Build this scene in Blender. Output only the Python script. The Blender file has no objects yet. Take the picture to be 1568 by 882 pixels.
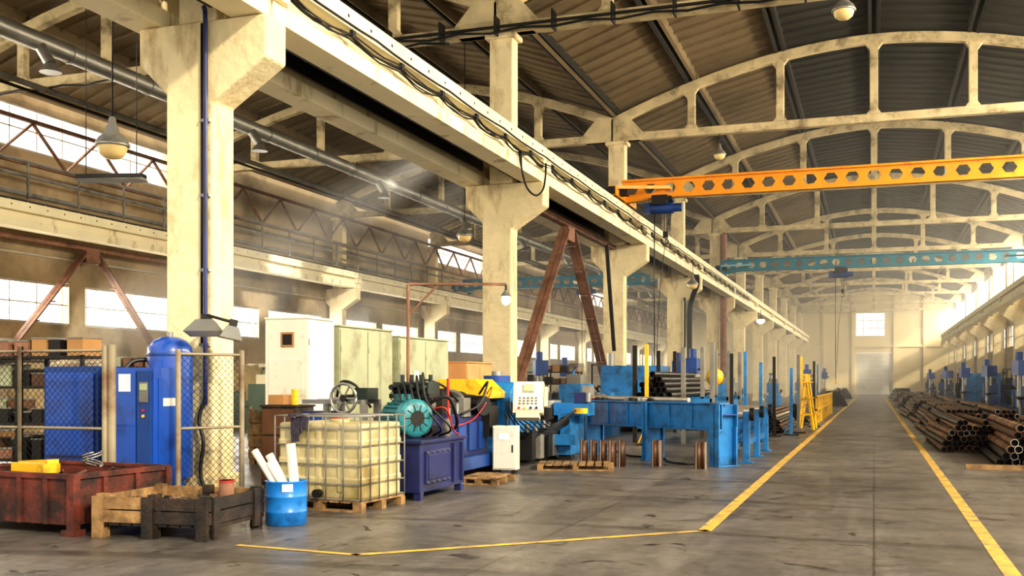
import bpy, math, random
from mathutils import Vector, Matrix
random.seed(7)
S=12.15
def L(h):
    h=h.lstrip('#'); o=[]
    for i in (0,2,4):
        c=int(h[i:i+2],16)/255; o.append(c/12.92 if c<.04045 else ((c+.055)/1.055)**2.4)
    return o
MATS={}
def mat(name,col,rough=.6,metal=0.,var=.15,scale=2.,bump=0.,bscale=25.,dirt=None,damt=.5,dscale=1.5,emit=0.,coat=0.,streak=0.):
    if name in MATS: return MATS[name]
    m=bpy.data.materials.new(name); m.use_nodes=True; nt=m.node_tree; N=nt.nodes; K=nt.links
    b=N['Principled BSDF']; c=L(col) if isinstance(col,str) else col
    b.inputs['Roughness'].default_value=rough; b.inputs['Metallic'].default_value=metal
    tc=N.new('ShaderNodeTexCoord')
    n=N.new('ShaderNodeTexNoise'); n.inputs['Scale'].default_value=scale; n.inputs['Detail'].default_value=6
    K.new(tc.outputs['Object'],n.inputs['Vector'])
    r=N.new('ShaderNodeValToRGB'); r.color_ramp.elements[0].position=.3; r.color_ramp.elements[1].position=.7
    r.color_ramp.elements[0].color=[max(0,x*(1-var)) for x in c]+[1]
    r.color_ramp.elements[1].color=[min(1,x*(1+var)) for x in c]+[1]
    K.new(n.outputs['Fac'],r.inputs['Fac']); out=r.outputs['Color']
    if dirt:
        n2=N.new('ShaderNodeTexNoise'); n2.inputs['Scale'].default_value=dscale; n2.inputs['Detail'].default_value=10; n2.inputs['Roughness'].default_value=.65
        if streak:
            mp_=N.new('ShaderNodeMapping'); mp_.inputs['Scale'].default_value=(1,1,streak); K.new(tc.outputs['Object'],mp_.inputs[0]); K.new(mp_.outputs[0],n2.inputs['Vector'])
        else: K.new(tc.outputs['Object'],n2.inputs['Vector'])
        r2=N.new('ShaderNodeValToRGB'); r2.color_ramp.elements[0].position=.62-damt*.3; r2.color_ramp.elements[1].position=.75-damt*.15
        K.new(n2.outputs['Fac'],r2.inputs['Fac'])
        mx=N.new('ShaderNodeMix'); mx.data_type='RGBA'
        K.new(r2.outputs['Color'],mx.inputs[0]); K.new(out,mx.inputs[6]); mx.inputs[7].default_value=L(dirt)+[1]; out=mx.outputs[2]
    K.new(out,b.inputs['Base Color'])
    if bump:
        n3=N.new('ShaderNodeTexNoise'); n3.inputs['Scale'].default_value=bscale; n3.inputs['Detail'].default_value=6
        K.new(tc.outputs['Object'],n3.inputs['Vector'])
        bp=N.new('ShaderNodeBump'); bp.inputs['Strength'].default_value=bump; bp.inputs['Distance'].default_value=.03
        K.new(n3.outputs['Fac'],bp.inputs['Height']); K.new(bp.outputs['Normal'],b.inputs['Normal'])
    if emit:
        b.inputs['Emission Color'].default_value=c+[1]; b.inputs['Emission Strength'].default_value=emit
    if coat: b.inputs['Coat Weight'].default_value=coat
    MATS[name]=m; return m

cream=mat('cream_painted_concrete','#E8D6A8',.75,var=.14,scale=1.2,bump=1.,bscale=7,dirt='#A3875A',damt=.3,dscale=1.6,streak=.35)
cream2=mat('cream_concrete_truss','#CFBD92',.8,var=.18,bump=.2,dirt='#786849',damt=.4)
cream3=mat('cream_girder_paint','#EBDEB6',.6,var=.08,scale=.8,bump=.15,dirt='#9A7C4E',damt=.22,dscale=1.5,streak=.4)
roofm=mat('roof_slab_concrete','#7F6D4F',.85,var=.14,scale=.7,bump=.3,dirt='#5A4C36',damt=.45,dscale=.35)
roofshade=mat('roof_slab_baked_shade','#34322A',.85,var=.15,scale=.7,bump=.3,dirt='#24221C',damt=.4,dscale=.35)  # same slab concrete with the roof shade put into its colour
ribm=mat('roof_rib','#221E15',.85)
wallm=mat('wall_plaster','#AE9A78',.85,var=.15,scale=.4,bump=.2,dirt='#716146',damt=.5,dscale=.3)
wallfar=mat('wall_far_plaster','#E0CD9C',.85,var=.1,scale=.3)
framem=mat('window_frame_paint','#B4AE9F',.6)
darkst=mat('dark_steel','#23201C',.55,.3,var=.3)
blackm=mat('black_rubber','#0E0E10',.5)
steel=mat('galvanised_steel','#9A9890',.4,.8,var=.15)
grey=mat('grey_paint','#7A776E',.5,var=.2,dirt='#4A453B',damt=.4)
rustm=mat('rusty_brace','#86604A',.75,var=.3,scale=6,dirt='#4A3324',damt=.4)
orange=mat('orange_paint','#F59E16',.45,var=.1,dirt='#B56A10',damt=.2)
teal=mat('teal_paint','#15788F',.45,var=.15)
blue=mat('blue_paint','#2876B2',.4,var=.2,dirt='#1F4259',damt=.5,dscale=3,coat=.15)
blue2=mat('deep_blue_paint','#1A4EAA',.35,var=.12,dirt='#12306E',damt=.4,coat=.3)
blue3=mat('royal_blue_dark','#1A4182',.4,var=.15,dirt='#142A4C',damt=.4)
navy=mat('navy_paint','#262C5C',.4,var=.2,dirt='#15172C',damt=.4,coat=.2)
drumb=mat('drum_blue','#1E78C4',.35,var=.1,dirt='#0F4580',damt=.35,dscale=4)
yellow=mat('yellow_paint','#E8B41C',.45,var=.1,dirt='#8F6A18',damt=.35,dscale=4)
yline=mat('floor_line_yellow','#DDB048',.6,var=.18,dirt='#7D7360',damt=.6,dscale=5)
white=mat('offwhite_paint','#DAD5C6',.5,var=.06,dirt='#AA9E80',damt=.25,dscale=2)
beige=mat('beige_panel','#CEC3A6',.5,var=.05)
greenish=mat('pale_green_cabinet','#9C9F80',.5,var=.1,dirt='#7A755A',damt=.35)
tealmotor=mat('motor_teal','#2F7F86',.4,var=.12,dirt='#1D4043',damt=.35,dscale=8)
redrust=mat('red_rusty_steel','#70301E',.7,var=.45,scale=4,bump=.3,dirt='#2A1610',damt=.9,dscale=2.2)
wood=mat('pallet_wood','#96764C',.8,var=.35,scale=8,bump=.3,dirt='#45301D',damt=.55,dscale=3)
woodd=mat('oily_wood','#33261A',.6,var=.5,scale=5,bump=.3,dirt='#100C08',damt=.6,dscale=3)
ibcm=mat('ibc_plastic','#C6B98C',.45,var=.2,scale=1.5,dirt='#8C7A48',damt=.65,dscale=1.4)
rustpipe=mat('rusty_pipe','#9A7350',.5,.2,var=.45,scale=3,dirt='#33251B',damt=.55,dscale=2)
brpipe=mat('brown_pipe','#5C3F2C',.5,.3,var=.4,scale=3)
dkpipe=mat('dark_pipe','#2A2724',.4,.5,var=.3)
cutst=mat('cut_steel_light','#B9AFA0',.35,.6,var=.15)
paper=mat('paper_tube','#DAD2C0',.7,var=.05)
redm=mat('red_paint','#B3261B',.45)
cardb=mat('cardboard','#A67C4C',.8,var=.15)
tarp=mat('dusty_tarp','#A8946C',.8,var=.25,bump=.5,bscale=4)
glassy=mat('lamp_glass','#E8CB8A',.25,var=.1)
lit=mat('lit_bulb','#FFF1C8',.4,emit=12)
screenm=mat('lcd_screen','#A9B48A',.2)
labelm=mat('paper_label','#D8E4F2',.6)
gr=mat('dark_green_valve','#1F2B22',.45,var=.2)

class B:
    def __init__(s): s.v=[];s.f=[];s.m=[];s.sm=[];s.ml=[];s.M=Matrix()
    def add(s,vs,fs,mt,smooth=False):
        if mt not in s.ml: s.ml.append(mt)
        i=s.ml.index(mt); o=len(s.v)
        s.v+= [s.M@Vector(p) for p in vs]
        for k,f in enumerate(fs):
            s.f.append([a+o for a in f]); s.m.append(i); s.sm.append(smooth[k] if isinstance(smooth,list) else smooth)
    def box(s,x0,x1,y0,y1,z0,z1,mt):
        s.add([(x0,y0,z0),(x1,y0,z0),(x1,y1,z0),(x0,y1,z0),(x0,y0,z1),(x1,y0,z1),(x1,y1,z1),(x0,y1,z1)],
              [(0,3,2,1),(4,5,6,7),(0,1,5,4),(1,2,6,5),(2,3,7,6),(3,0,4,7)],mt)
    def cbox(s,c,sz,mt,rot=(0,0,0)):
        from mathutils import Euler
        R=Euler(rot).to_matrix(); h=[q/2 for q in sz]; vs=[]
        for dz in(-1,1):
            for dx,dy in((-1,-1),(1,-1),(1,1),(-1,1)):
                vs.append(Vector(c)+R@Vector((dx*h[0],dy*h[1],dz*h[2])))
        s.add(vs,[(0,3,2,1),(4,5,6,7),(0,1,5,4),(1,2,6,5),(2,3,7,6),(3,0,4,7)],mt)
    def bar(s,p0,p1,w,h,mt,up=(0,0,1)):
        p0=Vector(p0);p1=Vector(p1);d=(p1-p0).normalized();u=Vector(up)
        if abs(d.dot(u))>.99: u=Vector((0,1,0))
        a=d.cross(u).normalized(); c=a.cross(d).normalized(); vs=[]
        for p in(p0,p1):
            for i,j in((-1,-1),(1,-1),(1,1),(-1,1)): vs.append(p+a*(i*w/2)+c*(j*h/2))
        s.add(vs,[(0,3,2,1),(4,5,6,7),(0,1,5,4),(1,2,6,5),(2,3,7,6),(3,0,4,7)],mt)
    def cyl(s,p0,p1,r,mt,n=16,r1=None,caps=True,capm=None):
        p0=Vector(p0);p1=Vector(p1);r1=r if r1 is None else r1
        d=(p1-p0).normalized(); u=Vector((0,0,1)) if abs(d.z)<.95 else Vector((1,0,0))
        a=d.cross(u).normalized(); c=d.cross(a)
        vs=[];
        for p,rr in((p0,r),(p1,r1)):
            for i in range(n):
                t=2*math.pi*i/n; vs.append(p+a*(rr*math.cos(t))+c*(rr*math.sin(t)))
        s.add(vs,[(i,(i+1)%n,n+(i+1)%n,n+i) for i in range(n)],mt,True)
        if caps:
            s.add(vs[:n],[tuple(range(n))],capm or mt); s.add(vs[n:],[tuple(range(n))],capm or mt)
    def pipe(s,p0,p1,r,mt,t=.15,n=10,inner=None):
        p0=Vector(p0);p1=Vector(p1); s.cyl(p0,p1,r,mt,n,caps=False)
        d=(p1-p0).normalized(); u=Vector((0,0,1)) if abs(d.z)<.95 else Vector((1,0,0))
        a=d.cross(u).normalized(); c=d.cross(a)
        for p,sg in((p0,1),(p1,-1)):
            vs=[]
            for rr,off in((r,0),(r*(1-t),0),(r*(1-t),.25)):
                for i in range(n):
                    q=2*math.pi*i/n; vs.append(p+d*(sg*off)+a*(rr*math.cos(q))+c*(rr*math.sin(q)))
            s.add(vs,[(i,(i+1)%n,n+(i+1)%n,n+i) for i in range(n)],cutst if mt is rustpipe and random.random()<.4 else mt)
            s.add(vs,[(n+i,n+(i+1)%n,2*n+(i+1)%n,2*n+i) for i in range(n)]+[tuple(range(2*n,3*n))],inner or blackm)
    def tube(s,pts,r,mt,n=6):
        pts=[Vector(p) for p in pts]; vs=[];fs=[]
        for k,p in enumerate(pts):
            d=(pts[min(k+1,len(pts)-1)]-pts[max(k-1,0)]).normalized()
            u=Vector((0,0,1)) if abs(d.z)<.9 else Vector((1,0,0))
            if k>0:
                a=(pa-d*pa.dot(d)).normalized()
            else: a=d.cross(u).normalized()
            pa=a; c=d.cross(a)
            for i in range(n):
                t=2*math.pi*i/n; vs.append(p+a*(r*math.cos(t))+c*(r*math.sin(t)))
        for k in range(len(pts)-1):
            for i in range(n): fs.append((k*n+i,k*n+(i+1)%n,(k+1)*n+(i+1)%n,(k+1)*n+i))
        s.add(vs,fs+[tuple(range(n)),tuple(range(len(vs)-n,len(vs)))],mt,True)
    def stube(s,pts,r,mt,n=6,sub=5):
        P=[Vector(p) for p in pts]; P=[P[0]*2-P[1]]+P+[P[-1]*2-P[-2]]; o=[]
        for i in range(1,len(P)-2):
            for k in range(sub):
                t=k/sub; a,b_,c,d=P[i-1],P[i],P[i+1],P[i+2]
                o.append(.5*((2*b_)+(c-a)*t+(2*a-5*b_+4*c-d)*t*t+(3*b_-a-3*c+d)*t**3))
        o.append(P[-2]); s.tube(o,r,mt,n)
    def lathe(s,prof,mt,n=24,c=(0,0,0),R=None):
        vs=[];fs=[];c=Vector(c)
        for r,z in prof:
            for i in range(n):
                t=2*math.pi*i/n; p=Vector((r*math.cos(t),r*math.sin(t),z)); vs.append(c+(R@p if R else p))
        for k in range(len(prof)-1):
            for i in range(n): fs.append((k*n+i,k*n+(i+1)%n,(k+1)*n+(i+1)%n,(k+1)*n+i))
        s.add(vs,fs,mt,True)
        s.add(vs[:n],[tuple(range(n))],mt); s.add(vs[-n:],[tuple(range(n))],mt)
    def prism(s,poly,axis,a,b,mt):
        n=len(poly)
        def P(q,t): return (t,q[0],q[1]) if axis=='X' else ((q[0],t,q[1]) if axis=='Y' else (q[0],q[1],t))
        vs=[P(q,a) for q in poly]+[P(q,b) for q in poly]
        s.add(vs,[tuple(range(n)),tuple(range(2*n-1,n-1,-1))]+[(i,(i+1)%n,n+(i+1)%n,n+i) for i in range(n)],mt)
    def hexweb(s,x0,x1,z0,z1,y,t,cell,mt):
        n=max(1,round((x1-x0)/cell)); w=(x1-x0)/n; h=(z1-z0)
        for k in range(n):
            cx=x0+(k+.5)*w; cz=(z0+z1)/2; a=w*.34; b=h*.3
            hx=[(-a,0),(-a/2,b),(a/2,b),(a,0),(a/2,-b),(-a/2,-b)]
            ou=[(-w/2,0),(-w/2,h/2),(w/2,h/2),(w/2,0),(w/2,-h/2),(-w/2,-h/2)]
            vs=[]
            for yy in(y-t/2,y+t/2):
                vs+=[(cx+p[0],yy,cz+p[1]) for p in ou]+[(cx+p[0],yy,cz+p[1]) for p in hx]
            fs=[]
            for i in range(6):
                j=(i+1)%6
                fs+=[(i,j,6+j,6+i),(12+i,12+j,18+j,18+i),(6+i,6+j,18+j,18+i)]
            s.add(vs,fs,mt)
    def done(s,name,loc=(0,0,0),rz=0,parent=None,bevel=0,recalc=True):
        me=bpy.data.meshes.new(name); me.from_pydata([tuple(v) for v in s.v],[],s.f)
        for m in s.ml: me.materials.append(m)
        me.polygons.foreach_set('material_index',s.m); me.polygons.foreach_set('use_smooth',s.sm)
        if recalc:
            import bmesh
            bm=bmesh.new(); bm.from_mesh(me); bmesh.ops.recalc_face_normals(bm,faces=bm.faces); bm.to_mesh(me); bm.free()
        me.update()
        o=bpy.data.objects.new(name,me); bpy.context.collection.objects.link(o)
        o.location=loc; o.rotation_euler=(0,0,math.radians(rz))
        if parent: o.parent=parent
        if bevel:
            md=o.modifiers.new('bevel','BEVEL'); md.width=bevel; md.segments=2; md.limit_method='ANGLE'; md.angle_limit=math.radians(40)
        return o
def inst(o,loc,rz=0):
    q=bpy.data.objects.new(o.name.split('.')[0],o.data); bpy.context.collection.objects.link(q)
    q.location=loc; q.rotation_euler=(0,0,math.radians(rz))
    for md in o.modifiers:
        m2=q.modifiers.new(md.name,md.type); m2.width=md.width; m2.segments=md.segments; m2.limit_method='ANGLE'; m2.angle_limit=md.angle_limit
    return q

# ---------------------------------------------------------------- floor
fm=bpy.data.materials.new('workshop_concrete_floor'); fm.use_nodes=True
nt=fm.node_tree;N=nt.nodes;K=nt.links;bs=N['Principled BSDF']
tc=N.new('ShaderNodeTexCoord')
def noise(sc,det=8,ro=.6,dist=0,stretch=None):
    n=N.new('ShaderNodeTexNoise'); n.inputs['Scale'].default_value=sc;n.inputs['Detail'].default_value=det;n.inputs['Roughness'].default_value=ro;n.inputs['Distortion'].default_value=dist
    if stretch:
        mp_=N.new('ShaderNodeMapping'); mp_.inputs['Scale'].default_value=stretch; K.new(tc.outputs['Object'],mp_.inputs[0]); K.new(mp_.outputs[0],n.inputs['Vector'])
    else: K.new(tc.outputs['Object'],n.inputs['Vector'])
    return n
def ramp(src,p0,c0,p1,c1):
    r=N.new('ShaderNodeValToRGB');r.color_ramp.elements[0].position=p0;r.color_ramp.elements[1].position=p1
    r.color_ramp.elements[0].color=list(c0)+[1];r.color_ramp.elements[1].color=list(c1)+[1];K.new(src,r.inputs['Fac']);return r.outputs['Color']
def mixm(f,a,b,mode='MIX'):
    m=N.new('ShaderNodeMix');m.data_type='RGBA';m.blend_type=mode
    if isinstance(f,(int,float)): m.inputs[0].default_value=f
    else: K.new(f,m.inputs[0])
    K.new(a,m.inputs[6])
    if isinstance(b,list): m.inputs[7].default_value=b
    else: K.new(b,m.inputs[7])
    return m.outputs[2]
base=ramp(noise(.35,10,.65,.6).outputs['Fac'],.32,L('#4F4A45'),.7,L('#7E776F'))
fine=ramp(noise(6,10,.78).outputs['Fac'],.3,(.55,.55,.55),.7,(1.2,1.19,1.17))
col=mixm(1.,base,fine,'MULTIPLY')
wear=ramp(noise(.8,8,.7,.3,(1.6,.18,1)).outputs['Fac'],.48,(0,0,0),.7,(.5,.5,.5))
col=mixm(wear,col,L('#968E84')+[1])
st=ramp(noise(.8,9,.74,1.4).outputs['Fac'],.5,(0,0,0),.66,(.75,.75,.75))
col=mixm(st,col,L('#38322D')+[1])
st2=ramp(noise(2.1,6,.6,.8).outputs['Fac'],.62,(0,0,0),.66,(1,1,1))
col=mixm(st2,col,L('#221E1A')+[1])
# thin curved tyre scuffs
wv=N.new('ShaderNodeTexWave'); wv.wave_type='RINGS'; wv.inputs['Scale'].default_value=.11; wv.inputs['Distortion'].default_value=6; wv.inputs['Detail'].default_value=3; wv.inputs['Detail Scale'].default_value=.4
K.new(tc.outputs['Object'],wv.inputs['Vector'])
sc_=ramp(wv.outputs['Fac'],.975,(0,0,0),.995,(.45,.45,.45)); col=mixm(sc_,col,L('#2E2925')+[1])
br=N.new('ShaderNodeTexBrick');br.offset=0;br.inputs['Scale'].default_value=1;br.inputs['Mortar Size'].default_value=.012;br.inputs['Brick Width'].default_value=3.;br.inputs['Row Height'].default_value=6.
br.inputs['Color1'].default_value=(1,1,1,1);br.inputs['Color2'].default_value=(.85,.85,.85,1);br.inputs['Mortar'].default_value=(.35,.33,.3,1)
K.new(tc.outputs['Object'],br.inputs['Vector'])
col=mixm(.8,col,br.outputs['Color'],'MULTIPLY')
K.new(col,bs.inputs['Base Color'])
rr=ramp(noise(1.1,8,.7).outputs['Fac'],.3,(.24,.24,.24),.7,(.5,.5,.5));K.new(rr,bs.inputs['Roughness'])
bp=N.new('ShaderNodeBump');bp.inputs['Strength'].default_value=.25;bp.inputs['Distance'].default_value=.01
K.new(noise(22,8,.7).outputs['Fac'],bp.inputs['Height']);K.new(bp.outputs['Normal'],bs.inputs['Normal'])
b=B(); b.box(-28,10,-6,141,-.3,0,fm); b.done('floor',(0,0,0))
b=B()
def strip(pts,w):
    for (x0,y0),(x1,y1) in zip(pts[:-1],pts[1:]):
        d=Vector((x1-x0,y1-y0,0)).normalized(); n=Vector((-d.y,d.x,0))*w/2; a=Vector((x0,y0,.004))-d*w*.4; c=Vector((x1,y1,.004))+d*w*.4
        b.add([a-n,c-n,c+n,a+n],[(0,1,2,3)],yline)
strip([(-5.5,8.25),(-4.24,8.12)],.08); strip([(-4.24,8.12),(-1.61,10.6)],.1); strip([(-1.61,10.6),(-1.58,110)],.14); strip([(1.02,3),(.95,110)],.13)
b.done('yellow_floor_line',recalc=False)

# ---------------------------------------------------------------- columns
def column_mesh():
    b=B()
    b.prism([(-.375,0),(.375,0),(.375,5.25),(1.2,5.78),(1.2,6.35),(-.82,6.35),(-.82,5.85),(-.375,5.42)],'Y',-.25,.25,cream)
    b.box(-.2,.4,-.22,.22,6.352,10.04,cream)
    b.box(-.45,.45,-.32,.32,0,.25,cream)
    b.box(-.3,.5,-.3,.3,9.9,10.04,cream)
    return b
col0=None
for k in range(1,12):
    if col0 is None: col0=column_mesh().done('concrete_column',(-8.73,S,0),bevel=.035)
    else: inst(col0,(-8.73,S*k,0))
for k in range(2,12): inst(col0,(8.73,S*k,0),180)
for k in range(1,12): inst(col0,(-26.45,S*k,0))
# ---------------------------------------------------------------- girders
def girder():
    b=B()
    def bx(a,c,z0,z1,m=cream3,y0=.02,y1=S-.02): b.box(min(a,c),max(a,c),y0,y1,z0,z1,m)
    bx(-8.1,-7.6,6.36,6.62); bx(-7.98,-7.7,6.62,6.86); bx(-8.2,-7.48,6.86,7.16)
    bx(-8.0,-7.7,7.16,7.19,darkst); bx(-7.88,-7.82,7.19,7.30,darkst)
    for i in range(16):
        y=.4+i*.75; bx(-7.62,-7.55,7.16,7.2,steel,y,y+.06); bx(-7.49,-7.47,7.0,7.05,darkst,y,y+.05)
    for y in(.02,S-.3): bx(-7.98,-7.5,6.62,6.86,cream3,y,y+.28)
    return b
g=None
for k in range(0,11):
    if g is None: g=girder().done('crane_runway_girder',(0,0,0),bevel=.02)
    else: inst(g,(0,S*k,0))
for k in range(0,11): inst(g,(-17.72,S*k,0))
for k in range(2,12): inst(g,(0,S*k,0),180)
b=B(); b.box(-9.7,-9.2,0.02,S-.02,6.36,6.62,cream3); b.box(-9.55,-9.35,.02,S-.02,6.62,6.95,cream3); b.box(-9.8,-9.1,.02,S-.02,6.95,7.16,cream3); b.box(-9.48,-9.42,.02,S-.02,7.16,7.3,darkst)
g2=b.done('crane_runway_beam',(0,0,0),bevel=.02)
for k in range(1,11): inst(g2,(0,S*k,0))
b=B(); b.box(-9.08,-8.22,.4,S-.4,7.0,7.06,blackm)
for i in range(9): b.box(-9.08,-8.22,.6+i*1.3,.68+i*1.3,6.86,7.0,darkst)
b.box(-9.08,-9.02,.4,S-.4,6.64,7.0,darkst); b.box(-8.3,-8.14,.4,S-.4,6.45,7.0,darkst)
w=b.done('crane_walkway',(0,0,0))
for k in range(1,11): inst(w,(0,S*k,0))
# ---------------------------------------------------------------- trusses & roof
TX=[-8.85,-6,-3,0,3,6,8.85]; TZ=[10.72,11.75,12.45,12.78,12.45,11.75,10.72]
b=B()
b.box(-8.75,8.75,-.14,.14,10.05,10.33,cream2)
def topz(x):
    t=x/8.85; return 10.72+2.08*(1-abs(t)**1.85)
for i in range(24):
    xa=-8.85+17.7*i/24; xb=-8.85+17.7*(i+1)/24
    b.bar((xa-.01,0,topz(xa)),(xb+.01,0,topz(xb)),.28,.3,cream2)
for i in range(1,6):
    x=TX[i];z=topz(x)
    b.box(x-.13,x+.13,-.11,.11,10.33,z-.1,cream2)
    for sg in(-1,1):
        b.prism([(x+sg*.12,10.33),(x+sg*.24,10.33),(x+sg*.12,10.5)],'Y',-.1,.1,cream2)
        zz=topz(x+sg*.3)-.12
        b.prism([(x+sg*.12,zz),(x+sg*.3,zz),(x+sg*.12,zz-.24)],'Y',-.1,.1,cream2)
for sg in(-1,1):
    b.prism([(sg*8.85,10.05),(sg*8.85,10.85),(sg*8.3,11.0),(sg*7.7,10.33),(sg*7.8,10.05)],'Y',-.16,.16,cream2)
t=b.done('roof_truss',(0,S,0),bevel=.02)
for k in range(2,12): inst(t,(0,S*k,0))
for k in range(1,12): inst(t,(-17.6,S*k,0))
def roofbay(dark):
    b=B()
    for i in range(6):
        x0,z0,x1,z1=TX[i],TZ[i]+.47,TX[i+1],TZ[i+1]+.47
        dk=(dark and i>=2); m=roofshade if dk else roofm  # centre and right panels take the slab colour with painted shade
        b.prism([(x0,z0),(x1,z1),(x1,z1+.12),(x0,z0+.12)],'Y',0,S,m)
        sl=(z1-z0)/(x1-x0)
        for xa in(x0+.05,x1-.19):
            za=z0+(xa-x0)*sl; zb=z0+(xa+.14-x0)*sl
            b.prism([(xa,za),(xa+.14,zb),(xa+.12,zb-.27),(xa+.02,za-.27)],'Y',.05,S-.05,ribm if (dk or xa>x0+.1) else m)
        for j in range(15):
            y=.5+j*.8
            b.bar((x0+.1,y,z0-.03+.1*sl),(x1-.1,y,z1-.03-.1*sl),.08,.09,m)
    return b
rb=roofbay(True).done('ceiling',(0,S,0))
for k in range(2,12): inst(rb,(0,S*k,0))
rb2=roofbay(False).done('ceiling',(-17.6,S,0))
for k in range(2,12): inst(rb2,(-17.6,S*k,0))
b=B(); b.box(-8.9,-8.6,S,140,11.0,11.35,ribm); b.box(8.7,9.2,S*2,140,10.9,11.35,ribm); b.done('trim_1')
# ---------------------------------------------------------------- walls
UPW=(1,2,5,8)
b=B(); x0,x1=-27.4,-27.05
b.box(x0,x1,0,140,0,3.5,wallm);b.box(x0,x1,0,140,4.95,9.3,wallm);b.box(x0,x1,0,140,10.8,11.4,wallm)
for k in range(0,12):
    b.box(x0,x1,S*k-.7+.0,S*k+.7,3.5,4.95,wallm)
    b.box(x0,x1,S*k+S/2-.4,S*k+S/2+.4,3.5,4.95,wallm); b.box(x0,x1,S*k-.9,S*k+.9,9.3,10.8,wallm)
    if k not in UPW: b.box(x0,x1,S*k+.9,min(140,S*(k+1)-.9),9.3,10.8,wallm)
for z in(.9,2.2,5.8,7.2,8.4): b.box(x1,x1+.06,0,140,z,z+.06,framem)
b.done('wall_left')
wn=1
for k in range(1,11):
    for z0,z1 in((3.5,4.95),(9.3,10.8)):
        if z0>9 and k not in UPW: continue
        b=B(); ya=S*k+.7;yb=S*(k+1)-.7
        n=9
        for i in range(n+1):
            y=ya+(yb-ya)*i/n; b.box(-27.25,-27.18,y-.02,y+.02,z0,z1,framem)
        b.box(-27.25,-27.18,ya,yb,(z0+z1)/2-.02,(z0+z1)/2+.02,framem)
        b.box(-27.27,-27.1,ya,yb,z0,z0+.08,framem); b.box(-27.27,-27.1,ya,yb,z1-.08,z1,framem)
        b.done('window_%d'%wn); wn+=1
b=B(); x0,x1=9.25,9.6; Y0=S*3-.5
b.box(x0,x1,Y0,140,0,4.0,wallm); b.box(x0,x1,Y0,140,5.6,7.9,wallm); b.box(x0,x1,Y0,140,10.4,11.4,wallm)
for k in range(3,12):
    b.box(x0,x1,S*k-.5,S*k+.5,4,5.6,wallm); b.box(x0,x1,S*k-.5,S*k+.5,7.9,10.4,wallm)
b.done('wall_right')
for k in range(3,11):
    for z0,z1 in((4.,5.6),(7.9,10.4)):
        b=B(); ya=S*k+.5;yb=S*(k+1)-.5
        for i in range(9):
            y=ya+(yb-ya)*i/8; b.box(9.38,9.44,y-.03,y+.03,z0,z1,framem)
        b.box(9.38,9.44,ya,yb,(z0+z1)/2-.03,(z0+z1)/2+.03,framem); b.box(9.3,9.5,ya,yb,z0,z0+.06,framem); b.box(9.3,9.5,ya,yb,z1-.06,z1,framem)
        b.done('window_%d'%wn); wn+=1
b=B(); F0,F1=140,140.4
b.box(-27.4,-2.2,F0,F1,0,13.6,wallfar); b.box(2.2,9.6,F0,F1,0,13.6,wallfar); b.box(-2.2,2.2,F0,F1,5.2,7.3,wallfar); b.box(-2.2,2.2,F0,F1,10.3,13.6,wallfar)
b.box(1.3,2.2,F0,F1,7.3,10.3,wallfar)
for x in(-6,-2.5,2.5,6): b.box(x-.2,x+.2,F0-.25,F0,0,12.5,wallfar)
b.box(-8.6,9,F0-.2,F0,5.9,6.2,wallfar); b.done('wall_far')
b=B()
for i in range(5): b.box(-2.2+i*.87,-2.14+i*.87,F0+.1,F0+.2,7.3,10.3,framem)
for z in(7.3,8.3,9.3,10.24): b.box(-2.2,1.3,F0+.1,F0+.2,z,z+.06,framem)
b.done('window_%d'%wn)
b=B()
for i in range(9):
    b.box(-2.19,2.19,F0+.08,F0+.16,.02+i*.575,.02+i*.575+.545,white)
    if i<8: b.box(-2.19,2.19,F0+.1,F0+.14,.565+i*.575,.595+i*.575,framem)
for i in range(4):
    b.box(-1.7+i*.9,-1.1+i*.9,F0+.06,F0+.08,2.5,2.75,white)
b.done('door_1')
b=B()
for z in(8.5,9.9): b.box(-25.9,-25.78,10,139,z,z+.12,rustm)
for i in range(43):
    y=10.5+i*3; b.bar((-25.84,y,8.6),(-25.84,y+1.5,9.9),.06,.1,rustm,up=(1,0,0)); b.bar((-25.84,y+1.5,9.9),(-25.84,y+3,8.6),.06,.1,rustm,up=(1,0,0))
b.done('wind_lattice_truss')
# ---------------------------------------------------------------- bracing
def brace(x):
    b=B(); ya,yb=S*2+.35,S*3-.35; ym=(ya+yb)/2
    for e in(ya,yb):
        for dx in(-.09,.09): b.bar((x+dx,e,.5),(x+dx,ym+(e-ym)*.06,6.05),.05,.16,rustm,up=(1,0,0))
    b.bar((x,ya,6.25),(x,yb,6.25),.22,.16,rustm)
    b.bar((x+.1,yb-.2,2.6),(x+.1,yb-1.3,6.2),.09,.12,darkst,up=(1,0,0)); b.bar((x+.05,ya+.2,3.6),(x+.05,ya+.9,6.2),.09,.1,orange,up=(1,0,0))
    for i in range(8):
        t=i/8+.05
        for e in(ya,yb):
            y=e+(ym-e)*t;z=.5+5.55*t; b.cbox((x,y,z),(.2,.12,.04),rustm)
    b.cbox((x,ym,6.0),(.24,.7,.5),rustm)
    b.cbox((x,ya,.45),(.3,.3,.4),rustm); b.cbox((x,yb,.45),(.3,.3,.4),rustm)
    return b
brace(-8.73).done('column_cross_brace'); brace(-26.45).done('column_cross_brace')
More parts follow.
